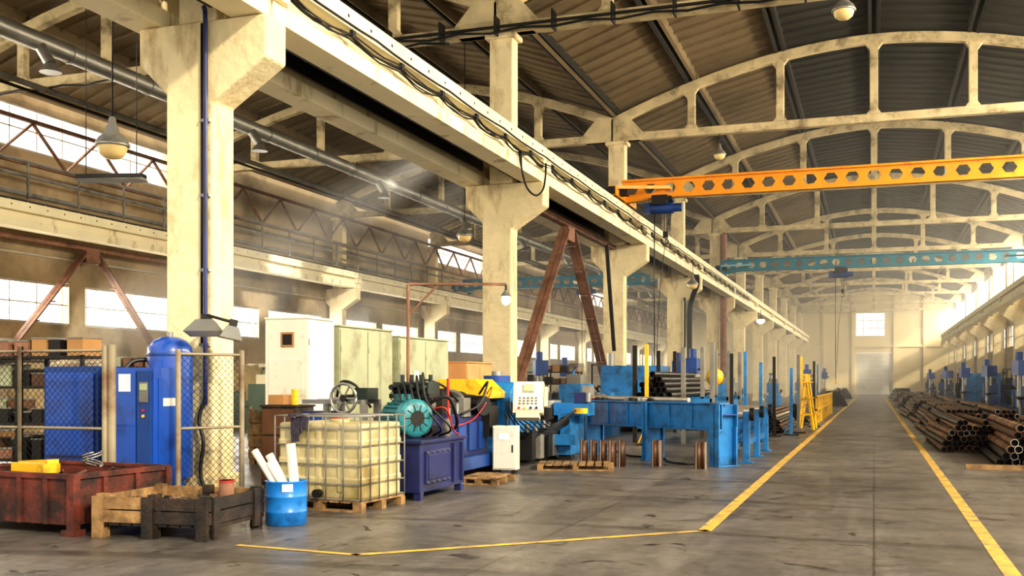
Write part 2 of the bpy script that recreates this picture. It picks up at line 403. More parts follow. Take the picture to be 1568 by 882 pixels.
# ---------------------------------------------------------------- overhead cranes
def crane(paint,xa,xb,y,z,hx,h=.62):
    b=B()
    b.hexweb(xa,xb,z+.06,z+h-.06,0,.04,.62,paint)
    b.box(xa,xb,-.14,.14,z,z+.06,paint); b.box(xa,xb,-.14,.14,z+h-.06,z+h,paint)
    for xe in(xa,xb):
        s=1 if xe==xa else -1
        b.box(xe-.14,xe+.14,-1.5,1.5,7.42,7.72,paint)
        b.prism([(xe+s*.1,z),(xe+s*1.2,z),(xe+s*.1,z-.12)],'Y',-.12,.12,paint)
        for yy in(-1.25,1.25): b.cyl((xe-.08,yy,7.45),(xe+.08,yy,7.45),.14,darkst,14)
        b.box(xe-.12,xe+.12,-1.62,-1.5,7.45,7.68,blackm); b.box(xe-.12,xe+.12,1.5,1.62,7.45,7.68,blackm)
        b.cbox((xe+s*.25,-.9,7.62),(.3,.3,.28),darkst)
        b.bar((xe+s*.1,1.3,7.7),(xe+s*1.6,.1,z+h*.5),.07,.1,paint); b.bar((xe+s*.1,-1.3,7.7),(xe+s*1.6,-.1,z+h*.5),.07,.1,paint)
    hb=blue3
    b.box(hx-.3,hx+.3,-.22,.22,z-.12,z-.02,darkst)
    for dx in(-.22,.22): b.cyl((hx+dx,-.26,z-.05),(hx+dx,.26,z-.05),.08,darkst,12)
    b.cyl((hx-.45,0,z-.33),(hx+.3,0,z-.33),.19,hb,18); b.cyl((hx+.3,0,z-.33),(hx+.58,0,z-.33),.14,hb,16)
    b.cbox((hx-.55,0,z-.33),(.2,.34,.34),hb); b.cbox((hx+.1,.3,z-.3),(.3,.16,.3),hb)
    b.cbox((hx-.1,-.3,z-.1),(.5,.12,.3),darkst)
    b.cyl((hx,0,z-.5),(hx,0,z-1.15),.015,blackm,6); b.cyl((hx+.08,0,z-.5),(hx+.08,0,z-1.15),.015,blackm,6)
    b.cbox((hx+.04,0,z-1.2),(.16,.1,.2),darkst); b.tube([(hx+.04+.09*math.sin(a),0,z-1.42+.09*math.cos(a)) for a in [i*.5 for i in range(10)]],.02,darkst)
    b.tube([(hx-.3,-.1,z-.4),(hx-.32,-.1,z-2.5),(hx-.3,-.1,z-5.8)],.018,blackm); b.cbox((hx-.3,-.1,z-5.95),(.09,.07,.3),yellow)
    b.stube([(hx+.3,.1,z-.3),(hx+.1,.05,z-1),(hx-.15,.02,z-3),(hx-.25,-.05,z-5.2)],.012,blackm)
    b.tube([(xa+.2,.25,z+.1)]+[(xa+.2+(hx-xa)*t/10,.25,z+.05-(.18 if t%2 else 0)) for t in range(1,11)],.014,blackm)
    return b.done('overhead_crane',(0,y,0))
crane(orange,-7.85,7.85,33.8,7.5,-6.45,.64)
crane(teal,-7.85,7.85,57.7,7.5,-1.6,.66)
crane(teal,-25.4,-9.45,63.5,7.5,-17,.7)
# ---------------------------------------------------------------- ducts & services
b=B()
b.cyl((-19,8,9.7),(-19,139,9.7),.23,steel,20)
for i in range(44): b.cyl((-19,9+i*3,9.7),(-19,9.08+i*3,9.7),.255,steel,20)
for k in range(1,11): b.box(-19.02,-18.98,S*k-.02,S*k+.02,9.9,10.06,darkst)
for i in range(10): 
    y=20+i*9; b.cyl((-19,y,9.7),(-18.6,y,9.1),.14,steel,14); b.cyl((-18.6,y,9.1),(-18.6,y,8.9),.14,steel,14,r1=.26)
b.done('ventilation_duct')
b=B()
for (x,z,r) in((-13.2,9.95,.06),(-22.5,9.9,.09),(-23,9.9,.05),(-15.5,10.0,.05)):
    b.cyl((x,8,z),(x,139,z),r,grey if r>.05 else darkst,8)
b.done('compressed_air_pipe')
b=B()
for (x,z,r) in((-24.9,7.9,.05),(-24.9,8.35,.05),(-25.6,7.5,.08)): b.cyl((x,5,z),(x,60,z),r,grey,8)
for i in range(25): b.box(-24.93,-24.87,6+i*2.2,6.06+i*2.2,7.2,8.35,grey)
b.done('walkway_railing')
b=B()
def fest(x,y0,y1,z,step,sag,r,jit=.02):
    n=int((y1-y0)/step); pts=[]
    for i in range(n):
        sg=sag*random.uniform(.5,1.4)
        for j in range(5):
            t=j/5; pts.append((x+random.uniform(-jit,jit)*.4,y0+(i+t)*step,z-sg*4*t*(1-t)+random.uniform(-jit,jit)))
    b.tube(pts,r,blackm,6)
for q in range(5): fest(-7.49-.02*q,9,70,6.80-.012*q,1.75,.09,.014,.018)
fest(-7.46,9,70,6.92,3.0,.03,.016,.004)
for i in range(34): b.cbox((-7.5,9+i*1.75,6.8),(.06,.1,.1),darkst)
for q in range(3):
    b.stube([(-7.45,24.0,6.75),(-7.4,23.8,6.4),(-7.4,23.6,6.05),(-7.45,23.2,5.85),(-7.5,22.7,5.95),(-7.52,22.4,6.3),(-7.5-.03*q,22.3,6.7)],.022,blackm)
b.done('girder_cable_run')
b=B()
for q in range(3):
    pts=[(-12+i*.8,23.78-.03*q,9.98+(.05 if i%2 else -.05)*random.uniform(.4,1)) for i in range(26)]
    b.tube(pts,.02,blackm)
b.cyl((-12,23.8,10.1),(8.5,23.8,10.1),.04,darkst,8)
for i in range(14): b.box(-11.6+i*1.45,-11.56+i*1.45,23.76,24.1,9.93,10.38,darkst)
b.done('truss_cable_run')
b=B()
pts=[(-26+i*.8,24.1-.0,9.98+(.04 if i%2 else -.05)) for i in range(21)]; b.tube(pts,.03,blackm)
b.done('truss_cable_run')
b=B(); b.stube([(-8.43,11.84,1.2),(-8.43,11.84,3.5),(-8.43,11.84,6.2),(-8.43,11.8,6.5)],.032,navy,10); b.tube([(-8.5,11.86,2.0),(-8.5,11.86,6.3)],.018,blackm)
for z in(2,3,4,5): b.cbox((-8.46,11.87,z),(.16,.05,.04),steel)
b.stube([(-8.43,11.84,1.3),(-8.5,11.8,1.0),(-8.42,11.78,.7),(-8.48,11.8,.3),(-8.4,11.8,.03)],.025,blackm)
b.done('column_conduit')
b=B()
for q in range(4):
    x=-7.95-.05*q; b.stube([(x,S*4-.4,1.0+q*.2),(x,S*4-.4,4.6),(x+.15,S*4-.5,5.4),(x+.4,S*4-.9,5.9),(x+.5,S*4-1.5,6.3)],.05,blackm,8)
b.cyl((-8.25,S*4-.4,0.02),(-8.25,S*4-.4,5.4),.05,darkst,8)
b.done('column_hose_bundle')
b=B(); b.cyl((-8.1,S*5-.55,0),(-8.1,S*5-.55,6.3),.2,rustm,14)
for z in(1,3,5): b.cyl((-8.1,S*5-.55,z),(-8.1,S*5-.55,z+.1),.25,rustm,14)
b.cyl((-8.1,S*5-.55,7.35),(-8.1,S*5-.55,9.9),.2,rustm,14)
b.done('rusty_downpipe')
# ---------------------------------------------------------------- lamps
def pendant(x,y,z,top,s=1.):
    b=B()
    b.tube([(0,0,top-z),(.01,0,(top-z)*.5),(0,0,.42*s)],.012,blackm)
    b.lathe([(.03*s,.42*s),(.05*s,.4*s),(.06*s,.3*s),(.09*s,.27*s),(.1*s,.2*s),(.2*s,.1*s),(.24*s,.03*s),(.24*s,.0)],grey,28)
    b.lathe([(.215*s,0),(.21*s,-.05*s),(.18*s,-.13*s),(.12*s,-.18*s),(.04*s,-.2*s)],glassy,28)
    b.lathe([(.245*s,.01*s),(.25*s,-.01*s),(.235*s,-.02*s)],steel,28)
    return b.done('pendant_lamp',(x,y,z))
pendant(-10.5,12.5,4.95,11,1.0); pendant(-11.1,27.9,5.7,11.5,.95); pendant(-.6,23.,9.3,12.6,1); pendant(-7.2,44,5.6,6.36,1); pendant(-16,40,7.5,12,1); pendant(-5,36.2,9.3,10.05,.9)
b=B(); P=Vector((-7.2,15.6,0)); D=Vector((.945,.327,0))
b.cyl(P,P+Vector((0,0,3.1)),.03,rustm,8); b.cbox(P+Vector((0,0,.02)),(.16,.16,.04),rustm)
b.cyl(P+Vector((0,0,3.1)),P+D*1.6+Vector((0,0,3.1)),.025,rustm,8); b.cyl(P+Vector((0,0,2.6)),P+D*.5+Vector((0,0,3.1)),.018,rustm,8)
q=P+D*1.6; b.cyl(q+Vector((0,0,3.1)),q+Vector((0,0,2.98)),.02,blackm,8)
b.lathe([(.03,.1),(.05,.06),(.1,.0)],steel,16,c=q+Vector((0,0,2.9))); b.lathe([(.02,.04),(.06,-.02),(.075,-.08),(.05,-.14),(.01,-.16)],lit,16,c=q+Vector((0,0,2.92)))
b.done('bracket_lamp')
def ptlight(loc,e,col=(1,.85,.6),r=.1):
    l=bpy.data.lights.new('lamp_bulb','POINT'); l.energy=e; l.color=col; l.shadow_soft_size=r
    o=bpy.data.objects.new('bulb_light',l); bpy.context.collection.objects.link(o); o.location=loc
ptlight((q.x,q.y-.02,2.65),25)
b=B(); b.cyl((-7.2,S*6-1,5.9),(-7.2,S*6-1,6.36),.02,blackm,6); b.lathe([(.05,.25),(.1,.2),(.25,.0)],steel,20,c=(-7.2,S*6-1,5.7)); b.lathe([(.25,.0),(.28,-.1),(.15,-.25),(.02,-.28)],lit,20,c=(-7.2,S*6-1,5.7)); b.done('pendant_lamp')
b=B(); b.box(-.65,.65,-.12,.12,0,.07,darkst); b.prism([(-.2,-.05),(.2,-.05),(.1,.0),(-.1,.0)],'X',-.65,.65,grey)
for x in(-.5,.5): b.tube([(x,0,.07),(x,0,4.5)],.008,blackm)
b.done('strip_light_fixture',(-13.8,16.4,5.4),15)
b=B()
def flood(c,rot,s=1.):
    b.M=Matrix.Translation(c)@Matrix.Rotation(rot,4,'Z')@Matrix.Rotation(math.radians(-12),4,'X')
    o=[(-.22,-.14,0),(.22,-.14,0),(.22,.14,0),(-.22,.14,0)]; i=[(-.1,-.07,.16),(.1,-.07,.16),(.1,.07,.16),(-.1,.07,.16)]
    b.add([tuple(s*q for q in p) for p in o+i],[(4,5,6,7),(0,1,5,4),(1,2,6,5),(2,3,7,6),(3,0,4,7)],steel)
    b.add([(p[0]*s*.95,p[1]*s*.95,.01) for p in o],[(0,1,2,3)],white); b.box(-.06,.06,-.05,.05,.15,.25,darkst); b.M=Matrix()
flood((-8.12,11.4,2.12),.3,1.1); flood((-7.75,11.4,2.05),-.9,1.0)
b.tube([(-8.3,11.86,2.2),(-8.2,11.6,2.33),(-8.1,11.42,2.36),(-7.8,11.45,2.28)],.02,darkst)
b.done('floodlight_pair')
# ---------------------------------------------------------------- metal bin
b=B(); W,D_,H=1.75,1.3,.5
b.M=Matrix.Translation((0,0,.1))
b.box(0,W,0,D_,0,.04,redrust)
for a in((0,W,0,.03),(0,W,D_-.03,D_),(0,.03,0,D_),(W-.03,W,0,D_)): b.box(a[0],a[1],a[2],a[3],0.04,H-.03,redrust)
for x in(.35,.7,1.05,1.4): b.box(x-.03,x+.03,-.025,0,.0,H-.04,redrust)
for y in(.4,.85): b.box(W,W+.025,y-.03,y+.03,0,H-.04,redrust)
b.box(-.03,W+.03,-.03,.03,H-.05,H,redrust);b.box(-.03,W+.03,D_-.03,D_+.03,H-.05,H,redrust);b.box(-.03,.03,0.03,D_-.03,H-.05,H,redrust);b.box(W-.03,W+.03,0.03,D_-.03,H-.05,H,redrust)
for x in(0,W):
    for y in(0,D_): b.cbox((x,y,H/2-.06),(.09,.09,H+.08),redrust); b.cbox((x,y,-.07),(.16,.16,.06),redrust)
b.box(.05,W-.05,.05,D_-.05,.04,.3,darkst)
b.M=Matrix()
for i in range(40):
    x=random.uniform(.2,1.5);y=random.uniform(.2,1.1);a=random.uniform(0,6.3);l=random.uniform(.1,.22)
    b.bar((x,y,.42+random.uniform(0,.12)),(x+l*math.cos(a),y+l*math.sin(a),.45+random.uniform(0,.12)),.03,.02,random.choice([steel,darkst,rustm]))
b.prism([(.35,.5),(.9,.42),(1.0,.5),(.95,.6),(.4,.62)],'Z',.55,.64,yellow); b.bar((.1,.9,.6),(.9,.55,.66),.12,.05,yellow)
for i in range(3): b.tube([(1.2+.1*math.cos(t*.7+i),.8+.1*math.sin(t*.7+i),.6+.02*t) for t in range(9)],.01,steel)
b.done('rusty_metal_bin',(-9.12,8.35,0),-4)
# ---------------------------------------------------------------- wooden crate
b=B(); W,D_=1.2,1.08
for x in(0,W/2-.04,W-.09):
    for y in(0,D_-.09): b.box(x,x+.09,y,y+.09,0,.42,wood if x<.3 else woodd)
    b.box(x-.01,x+.1,-.02,D_+.02,.1,.14,woodd)
for r,z in enumerate((.15,.28)):
    b.box(0,W*.48,-.025,0,z,z+.115,wood); b.box(W*.48,W,-.025,0,z,z+.115,woodd)
    b.box(0,W,D_,D_+.025,z,z+.115,wood); b.box(-.025,0,-.02,D_,z,z+.115,wood); b.box(W,W+.025,-.02,D_,z,z+.115,woodd)
for i in range(9): b.box(.01+i*.13,.12+i*.13,0,D_,.12,.142,woodd)
for x in(.04,.58,1.16): b.cbox((x,-.03,.2),(.12,.03,.4),woodd if x>.1 else wood)
for y in(.1,.9): b.cbox((W+.03,y,.22),(.03,.12,.38),woodd)
b.box(.05,W-.1,.1,D_-.1,.142,.26,darkst)
for i in range(24):
    x=random.uniform(.15,1.0);y=random.uniform(.15,.9);a=random.uniform(0,6)
    b.bar((x,y,.28),(x+.2*math.cos(a),y+.12*math.sin(a),.33),.04,.03,random.choice([woodd,rustm,darkst,wood]))
b.cyl((.95,.8,.26),(.95,.8,.5),.075,rustm,16); b.cyl((.95,.8,.48),(.95,.8,.5),.08,redm,16)
b.done('wooden_crate',(-7.12,8.25,0),5)
# ---------------------------------------------------------------- drum with tubes
b=B()
b.lathe([(.20,0),(.215,.01),(.215,.13),(.222,.14),(.215,.15),(.215,.29),(.222,.3),(.215,.31),(.215,.45),(.225,.46),(.21,.465),(.2,.45),(.2,.35),(.01,.34)],drumb,36)
b.add([(.08,-.217,.36),(.17,-.15,.36),(.17,-.15,.44),(.08,-.217,.44)],[(0,1,2,3)],labelm)
for (x,y,dx,dy,l,r) in((-.08,.0,-.26,.0,.62,.04),(-.02,.07,-.2,-.03,.52,.045),(.03,-.03,-.3,.05,.46,.038),(.08,.04,-.05,.02,.6,.052)):
    p0=Vector((x,y,.34)); d=Vector((dx,dy,.36)).normalized(); b.pipe(p0,p0+d*l*.85,r,paper,t=.3,n=14,inner=cardb)
b.done('blue_drum',(-5.87,9.66,0))
# ---------------------------------------------------------------- IBC tote
b=B(); W,D_=1.22,1.0
for y in(0,.45,.9): b.box(0,W,y,y+.1,0,.02,wood)
for x in(0,.56,1.1):
    for y in(0,.45,.9): b.box(x,x+.12,y,y+.1,.02,.1,wood)
for i in range(8): b.box(.0+i*.157,.11+i*.157,0,D_,.1,.125,wood)
b2=B(); b2.box(.04,W-.04,.04,D_-.04,.13,1.02,ibcm)
for z in(.3,.52,.74): b2.box(.03,W-.03,.03,D_-.03,z,z+.1,ibcm)
for x in(.3,.6,.9): b2.box(x-.05,x+.05,.028,D_-.03,.2,.95,ibcm)
b2.cyl((.6,.5,1.02),(.6,.5,1.06),.12,ibcm,20); b2.cyl((.6,.5,1.06),(.6,.5,1.1),.1,redm,20)
b2.cyl((.62,.03,.2),(.62,-.05,.2),.05,blackm,14)
for z in(.14,.32,.54,.76,.96,1.1):
    b.tube([(.01,.01,z),(W-.01,.01,z),(W-.01,D_-.01,z),(.01,D_-.01,z),(.01,.01,z)],.009,grey,6)
for i in range(6):
    x=.01+i*(W-.02)/5
    for y in(.005,D_-.005): b.tube([(x,y,.12),(x,y,1.1)],.009,grey,6)
for i in range(1,5):
    y=i*D_/5
    for x in(.005,W-.005): b.tube([(x,y,.12),(x,y,1.1)],.009,grey,6)
for y in(.3,.7): b.tube([(0,y,1.1),(W,y,1.1)],.012,steel)
gl=mat('work_glove','#3A3440',.8,var=.4,scale=30)
b.cbox((.33,-.03,.98),(.12,.03,.2),gl); b.cbox((.33,-.03,1.11),(.12,.14,.03),gl)
for i in range(4): b.cyl((.285+i*.03,-.03,.89),(.285+i*.03,-.035,.8),.013,gl,8)
b.cyl((.4,-.03,.98),(.43,-.035,.9),.014,gl,8)
b.cbox((.45,-.02,1.04),(.09,.03,.12),gl,(0,.3,0))
ib=b.done('ibc_tote',(-6.76,10.85,0),-5); b2.done('bottle',parent=ib,bevel=.03)
# ---------------------------------------------------------------- hydraulic power unit
b=B()
b.box(-6.4,-5.4,12.05,13.55,.1,.72,navy); b.box(-6.44,-5.36,12.01,13.59,.72,.76,navy)
for x in(-6.38,-5.5):
    for y in(12.07,13.43): b.box(x,x+.1,y,y+.1,0,.1,navy)
b.box(-5.4,-5.37,12.2,12.95,.2,.62,navy); b.box(-5.37,-5.36,12.25,12.9,.25,.57,navy)
for y in(12.22,12.4,12.58,12.75,12.92):
    for z in(.22,.6): b.cyl((-5.37,y,z),(-5.35,y,z),.015,steel,6)
b.box(-5.4,-5.36,13.1,13.14,.15,.68,navy); b.box(-5.4,-5.36,13.4,13.44,.15,.68,navy)
c=Vector((-5.72,12.55,1.03)); a=Vector((.78,-.62,0)).normalized(); e=c-a*.55
b.cyl(e,c,.21,tealmotor,28)
side=Vector((-a.y,a.x,0))
for i in range(20):
    t=2*math.pi*i/20; o=side*math.cos(t)*.225+Vector((0,0,1))*math.sin(t)*.225
    b.bar(e+o+a*.06,c+o-a*.08,.012,.035,tealmotor,up=o)
b.lathe([(.24,-.06),(.25,0),(.25,.08),(.2,.12),(.08,.13),(.02,.13)],tealmotor,28,c=c,R=a.to_track_quat('Z','Y').to_matrix())
b.cyl(c+a*.13,c+a*.135,.1,darkst,20)
for i in range(10):
    t=2*math.pi*i/10; o=side*math.cos(t)+Vector((0,0,1))*math.sin(t); b.bar(c+a*.135+o*.05,c+a*.128+o*.18,.012,.01,darkst,up=a)
b.cyl(e,e-a*.12,.14,darkst,20)
b.cbox(c-a*.3+Vector((0,0,.26)),(.2,.16,.1),tealmotor,(0,0,-.6)); b.cbox(c-a*.28-Vector((0,0,.24)),(.42,.3,.06),navy,(0,0,-.66))
b.box(-6.2,-5.7,12.9,13.3,.76,.9,darkst)
b.box(-6.15,-5.75,12.95,13.25,.9,1.28,gr); b.box(-6.25,-5.65,12.92,13.3,1.28,1.34,darkst)
for i in range(4):
    x=-6.18+i*.14; b.box(x,x+.1,12.9,13.3,1.34,1.5,gr); b.cyl((x+.05,12.9,1.43),(x+.05,12.74,1.43),.04,blackm,10); b.cyl((x+.05,13.1,1.5),(x+.05,13.1,1.6),.03,gr,8)
for i in range(6):
    x=-6.15+i*.09
    b.stube([(x,12.95,1.3),(x+.03,12.75,1.42+.04*i),(x+.15,12.6,1.25),(x+.2+.05*i,12.7,.9),(x+.2,12.9,.78)],.016,blackm,6)
b.stube([(-5.75,13.1,1.2),(-5.5,13.2,1.3),(-5.45,13.4,1.0),(-5.6,13.7,.85),(-6.0,14.35,.9)],.025,blackm,8)
b.stube([(-5.75,13.0,1.1),(-5.45,13.0,1.15),(-5.42,13.2,.85),(-5.42,13.4,.78)],.012,redm,8)
b.cyl((-5.55,13.3,.76),(-5.55,13.3,1.0),.06,grey,14); b.cyl((-6.2,12.3,.76),(-6.2,12.3,.95),.08,darkst,14)
b.cyl((-5.6,13.45,.76),(-5.6,13.45,1.55),.02,redm,8); b.cyl((-6.3,13.4,.76),(-6.3,13.4,1.62),.025,steel,8); b.cyl((-6.0,13.25,1.5),(-6.0,13.25,1.66),.045,white,12)
b.done('hydraulic_power_unit',bevel=.008)
# ---------------------------------------------------------------- pipe bending machine
b=B()
b.box(-7.1,-6.0,14.5,20.4,.12,.32,blue3); 
for y in(14.7,16.5,18.3,20.1): 
    for x in(-7.05,-6.2): b.box(x,x+.15,y,y+.15,0,.12,darkst)
b.prism([(14.55,.32),(16.5,.32),(16.5,.95),(16.2,1.0),(14.8,1.0),(14.55,.85)],'X',-6.95,-6.15,navy)
for i in range(4): b.box(-6.15,-6.12,14.7+i*.45,15.0+i*.45,.4,.85,blue3)
b.cyl((-6.5,14.4,1.15),(-6.5,15.5,1.15),.1,cutst,20); b.cyl((-6.5,15.5,1.15),(-6.5,16.1,1.15),.2,darkst,24); b.cyl((-6.5,15.7,1.15),(-6.5,15.8,1.15),.23,steel,24)
b.cyl((-6.35,16.0,1.12),(-5.95,15.8,1.12),.16,blackm,20); b.cyl((-6.5,16.1,1.15),(-6.5,17.4,1.1),.16,darkst,20)
for i in range(5): b.cyl((-6.2,14.9+i*.35,.95),(-6.2,14.9+i*.35,1.1+.06*(i%3)),.04,steel,10)
b.box(-6.75,-6.3,14.9,15.2,1.0,1.4,darkst); b.box(-6.4,-6.1,15.3,15.6,.95,1.25,grey); b.box(-6.2,-6.0,16.2,16.6,.6,1.1,darkst)
b.prism([(-7.15,1.25),(-6.2,1.22),(-6.2,1.32),(-6.45,1.55),(-7.15,1.55)],'Y',16.7,17.55,yellow)
b.prism([(17.5,.32),(19.3,.32),(19.3,1.4),(18.9,1.5),(17.8,1.5),(17.5,1.3)],'X',-7.1,-6.1,blue)
b.box(-6.1,-6.06,17.7,18.5,.5,1.2,blue); b.box(-6.1,-6.05,18.6,19.15,.6,1.3,blue); b.box(-6.06,-6.05,17.8,17.95,1.0,1.12,labelm)
b.box(-6.95,-6.3,17.46,17.5,.75,1.2,blue)
for y in(17.75,18.1,18.45):
    for z in(.55,1.15): b.cyl((-6.06,y,z),(-6.03,y,z),.02,steel,8)
b.cyl((-6.6,18.2,1.5),(-6.6,18.2,1.62),.25,blue3,24); b.cyl((-6.6,18.2,1.62),(-6.6,18.2,1.7),.1,steel,16)
b.box(-6.9,-5.7,19.3,20.3,.32,.6,blue3); b.cyl((-6.1,19.8,.6),(-6.1,19.8,1.0),.33,darkst,28); b.cyl((-6.1,19.8,1.0),(-6.1,19.8,1.14),.26,steel,28)
b.cyl((-6.1,19.8,1.14),(-6.1,19.8,1.3),.07,blackm,16)
b.box(-5.9,-5.2,19.5,20.0,.85,1.1,blue); b.box(-5.75,-5.5,19.3,20.3,.1,.9,blue); b.box(-5.9,-5.35,19.1,19.25,.3,.5,blue)
b.box(-5.75,-5.5,19.35,19.6,0,.1,darkst)
b.cyl((-5.6,19.2,.75),(-5.6,20.4,.75),.09,darkst,16); b.cbox((-5.35,19.6,1.2),(.25,.25,.2),navy); b.cyl((-5.2,19.5,1.12),(-5.2,19.5,1.3),.06,steel,12)
b.cyl((-5.3,19.3,.9),(-5.3,19.3,1.0),.14,yellow,16)
for i,(yy,zz,mm) in enumerate(((17.7,.35,darkst),(18.2,.32,grey),(18.7,.38,darkst),(19.0,.33,steel))): b.box(-6.0,-5.75,yy,yy+.22,.1,zz+.25,mm); b.cyl((-5.88,yy+.1,zz+.25),(-5.88,yy+.1,zz+.4),.05,steel,10)
for i in range(8):
    x=-6.0+i*.05
    b.stube([(x-.1,17.3,1.15),(x+.05,17.0,.95),(x+.15,17.4,.6+i*.05),(x+.12,18.2,.45+.04*i),(x+.3,19.2,.55+.06*i)],.014,blackm)
b.stube([(-6.2,16.6,1.3),(-6.0,16.3,1.42),(-5.93,15.9,1.2),(-6.0,15.4,.9),(-6.1,14.6,.8)],.011,redm); b.stube([(-6.3,16.5,1.3),(-6.0,16.1,1.5),(-5.95,15.6,1.15),(-6.1,15.2,1.0)],.02,blackm)
b.stube([(-6.6,14.6,1.0),(-6.5,14.5,1.5),(-6.3,14.9,1.45),(-6.2,15.3,1.2)],.02,blackm)
mach=b.done('pipe_bending_machine',bevel=.01)
b=B(); 
b.cbox((0,0,0),(.52,.16,.56),beige); b.cbox((0,-.085,.02),(.46,.012,.5),white)
b.cbox((.0,-.1,.15),(.2,.02,.14),greenish); b.cbox((0,-.112,.15),(.16,.01,.1),screenm)
for i in range(5):
    for j in range(3): b.cbox((-.14+i*.07,-.1,-.02-j*.05),(.035,.02,.028),grey)
for i in range(4): b.cyl((-.15+i*.1,-.09,-.2),(-.15+i*.1,-.12,-.2),.022,redm if i==0 else (yellow if i==1 else blackm),12)
cp=b.done('operator_control_panel',(-5.6,17.05,1.22),12,bevel=.012); cp.rotation_euler[0]=math.radians(-18)
b=B(); b.box(-.06,.06,.08,.5,-.1,0.0,blue3); b.box(-.35,.06,.42,.52,-.12,.02,blue3); b.box(.27,.33,-.04,.04,-.15,.2,beige); b.cbox((0,.0,-.33),(.4,.2,.08),beige); b.done('panel_arm',parent=cp)
b=B(); b.box(0,.4,0,.25,.06,.78,white); b.box(.015,.385,-.015,0,.08,.76,white); b.box(.33,.35,-.03,-.015,.35,.47,darkst)
b.box(.1,.28,-.02,-.015,.55,.66,labelm); b.box(.4,.405,.04,.21,.12,.7,beige)
for x in(0.03,.31): b.box(x,x+.06,.02,.22,0,.06,darkst)
b.cyl((.21,.12,.76),(.21,.12,.8),.03,blackm,10); b.stube([(.21,.12,.78),(.2,.2,.9),(.1,.5,.95)],.02,blackm)
b.done('white_switch_box',(-5.93,16.15,0),6,bevel=.006)
b=B(); Lb=4.24
b.box(0,Lb,0,.03,.66,1.1,blue); b.box(0,Lb,-.05,.2,1.1,1.13,blue); b.box(0,Lb,-.05,.03,.63,.66,blue); b.box(0,Lb,.38,.41,.66,1.1,blue); b.box(0,Lb,.03,.38,.9,.93,blue3)
for x in(.4,2.25,Lb-.12):
    w=.07 if x<4 else .12
    b.box(x-w,x+w,-.07,-.04,0.02,1.1,blue); b.box(x-.02,x+.02,-.07,.4,0.02,1.1,blue); b.box(x-w,x+w,.36,.4,0.02,.7,blue); b.box(x-w-.04,x+w+.04,-.12,.46,0,.02,blue)
for i in range(9): b.cyl((.4+i*.45,.05,.98),(.4+i*.45,.36,.98),.05,steel,12)
for x in(1.1,1.7,2.9,3.5): b.box(x-.01,x+.01,-.03,0,.66,1.1,blue)
for i in range(22): 
    x=random.uniform(.05,2.3); b.cbox((x,random.uniform(.0,.35),1.16),(random.uniform(.05,.16),.1,.06),random.choice([redm,white,darkst,steel,cardb,darkst]))
b.cyl((.2,.2,1.17),(3.2,.2,1.17),.045,cutst,12)
b.cyl((-.05,.2,.98),(.12,.2,.98),.16,darkst,18)
b.done('blue_run_out_table',(-5.93,21.2,0),-36.9,bevel=.006)
b=B()
for y in(19.8,21.6,23.4):
    b.box(-3.0,-2.2,y-.07,y+.07,.62,.74,blue)
    for x in(-2.95,-2.3): b.box(x,x+.12,y-.09,y+.09,0.02,.95,blue); b.box(x-.06,x+.18,y-.16,y+.16,0,.02,blue)
    b.cyl((-2.85,y,.9),(-2.3,y,.9),.09,cutst,18); b.cyl((-2.18,y,.9),(-2.1,y,.9),.12,darkst,16)
    b.bar((-2.95,y,.1),(-2.3,y,.6),.05,.05,blue)
b.box(-2.95,-2.85,19.8,23.4,.3,.4,blue); b.box(-2.35,-2.25,19.8,23.4,.3,.4,blue)
b.done('roller_stand',bevel=.006)
b=B(); b.stube([(-3.0,19.3,.02),(-3.2,18.9,.02),(-3.6,19.3,.02),(-3.9,20.2,.02),(-4.6,20.6,.02),(-5.2,21.9,.02)],.02,blackm); b.done('floor_cable')
segm=mat('segment_brown','#4A3122',.5,.4,var=.35,scale=5)
def segs(n,x,y,rz,name='curved_steel_segment'):
    b=B()
    for i in range(n):
        o=i*.17; m=segm if i%3 else brpipe
        vs=[];fs=[];N_=8
        for k in range(N_+1):
            t=math.pi*(k/N_)-math.pi/2
            for rr in(.1,.085):
                vs+=[(o+rr*math.cos(t),rr*math.sin(t),0),(o+rr*math.cos(t),rr*math.sin(t),.46)]
        for k in range(N_):
            q=k*4
            fs+=[(q,q+4,q+5,q+1),(q+2,q+3,q+7,q+6),(q+1,q+5,q+7,q+3),(q,q+2,q+6,q+4)]
        fs+=[(0,1,3,2),(N_*4,N_*4+2,N_*4+3,N_*4+1)]
        b.add(vs,fs,m,[True,True,False,False]*N_+[False,False]); b.box(o-.006,o+.004,-.1,.1,0,.46,cutst)
        b.box(o-.03,o-.006,-.09,-.075,0,.46,m)
    return b.done(name,(x,y,0),rz)
segs(5,-4.95,18.15,8); segs(1,-3.72,18.5,0); segs(1,-3.6,18.5,180); segs(1,-2.9,18.2,0); segs(1,-2.75,18.2,180)
def pallet(x,y,rz,w=1.2,d=.8):
    b=B()
    for yy in(0,d/2-.05,d-.1):
        b.box(0,w,yy,yy+.1,0,.02,wood)
        for xx in(0,w/2-.05,w-.1): b.box(xx,xx+.1,yy,yy+.1,.02,.08,wood)
    for i in range(int(w/.14)): b.box(i*.14,i*.14+.11,0,d,.08,.1,wood)
    return b.done('wooden_pallet',(x,y,0),rz)
pallet(-5.4,16.9,14,1.3,.9); pallet(-5.75,14.2,4,.6,1.0)
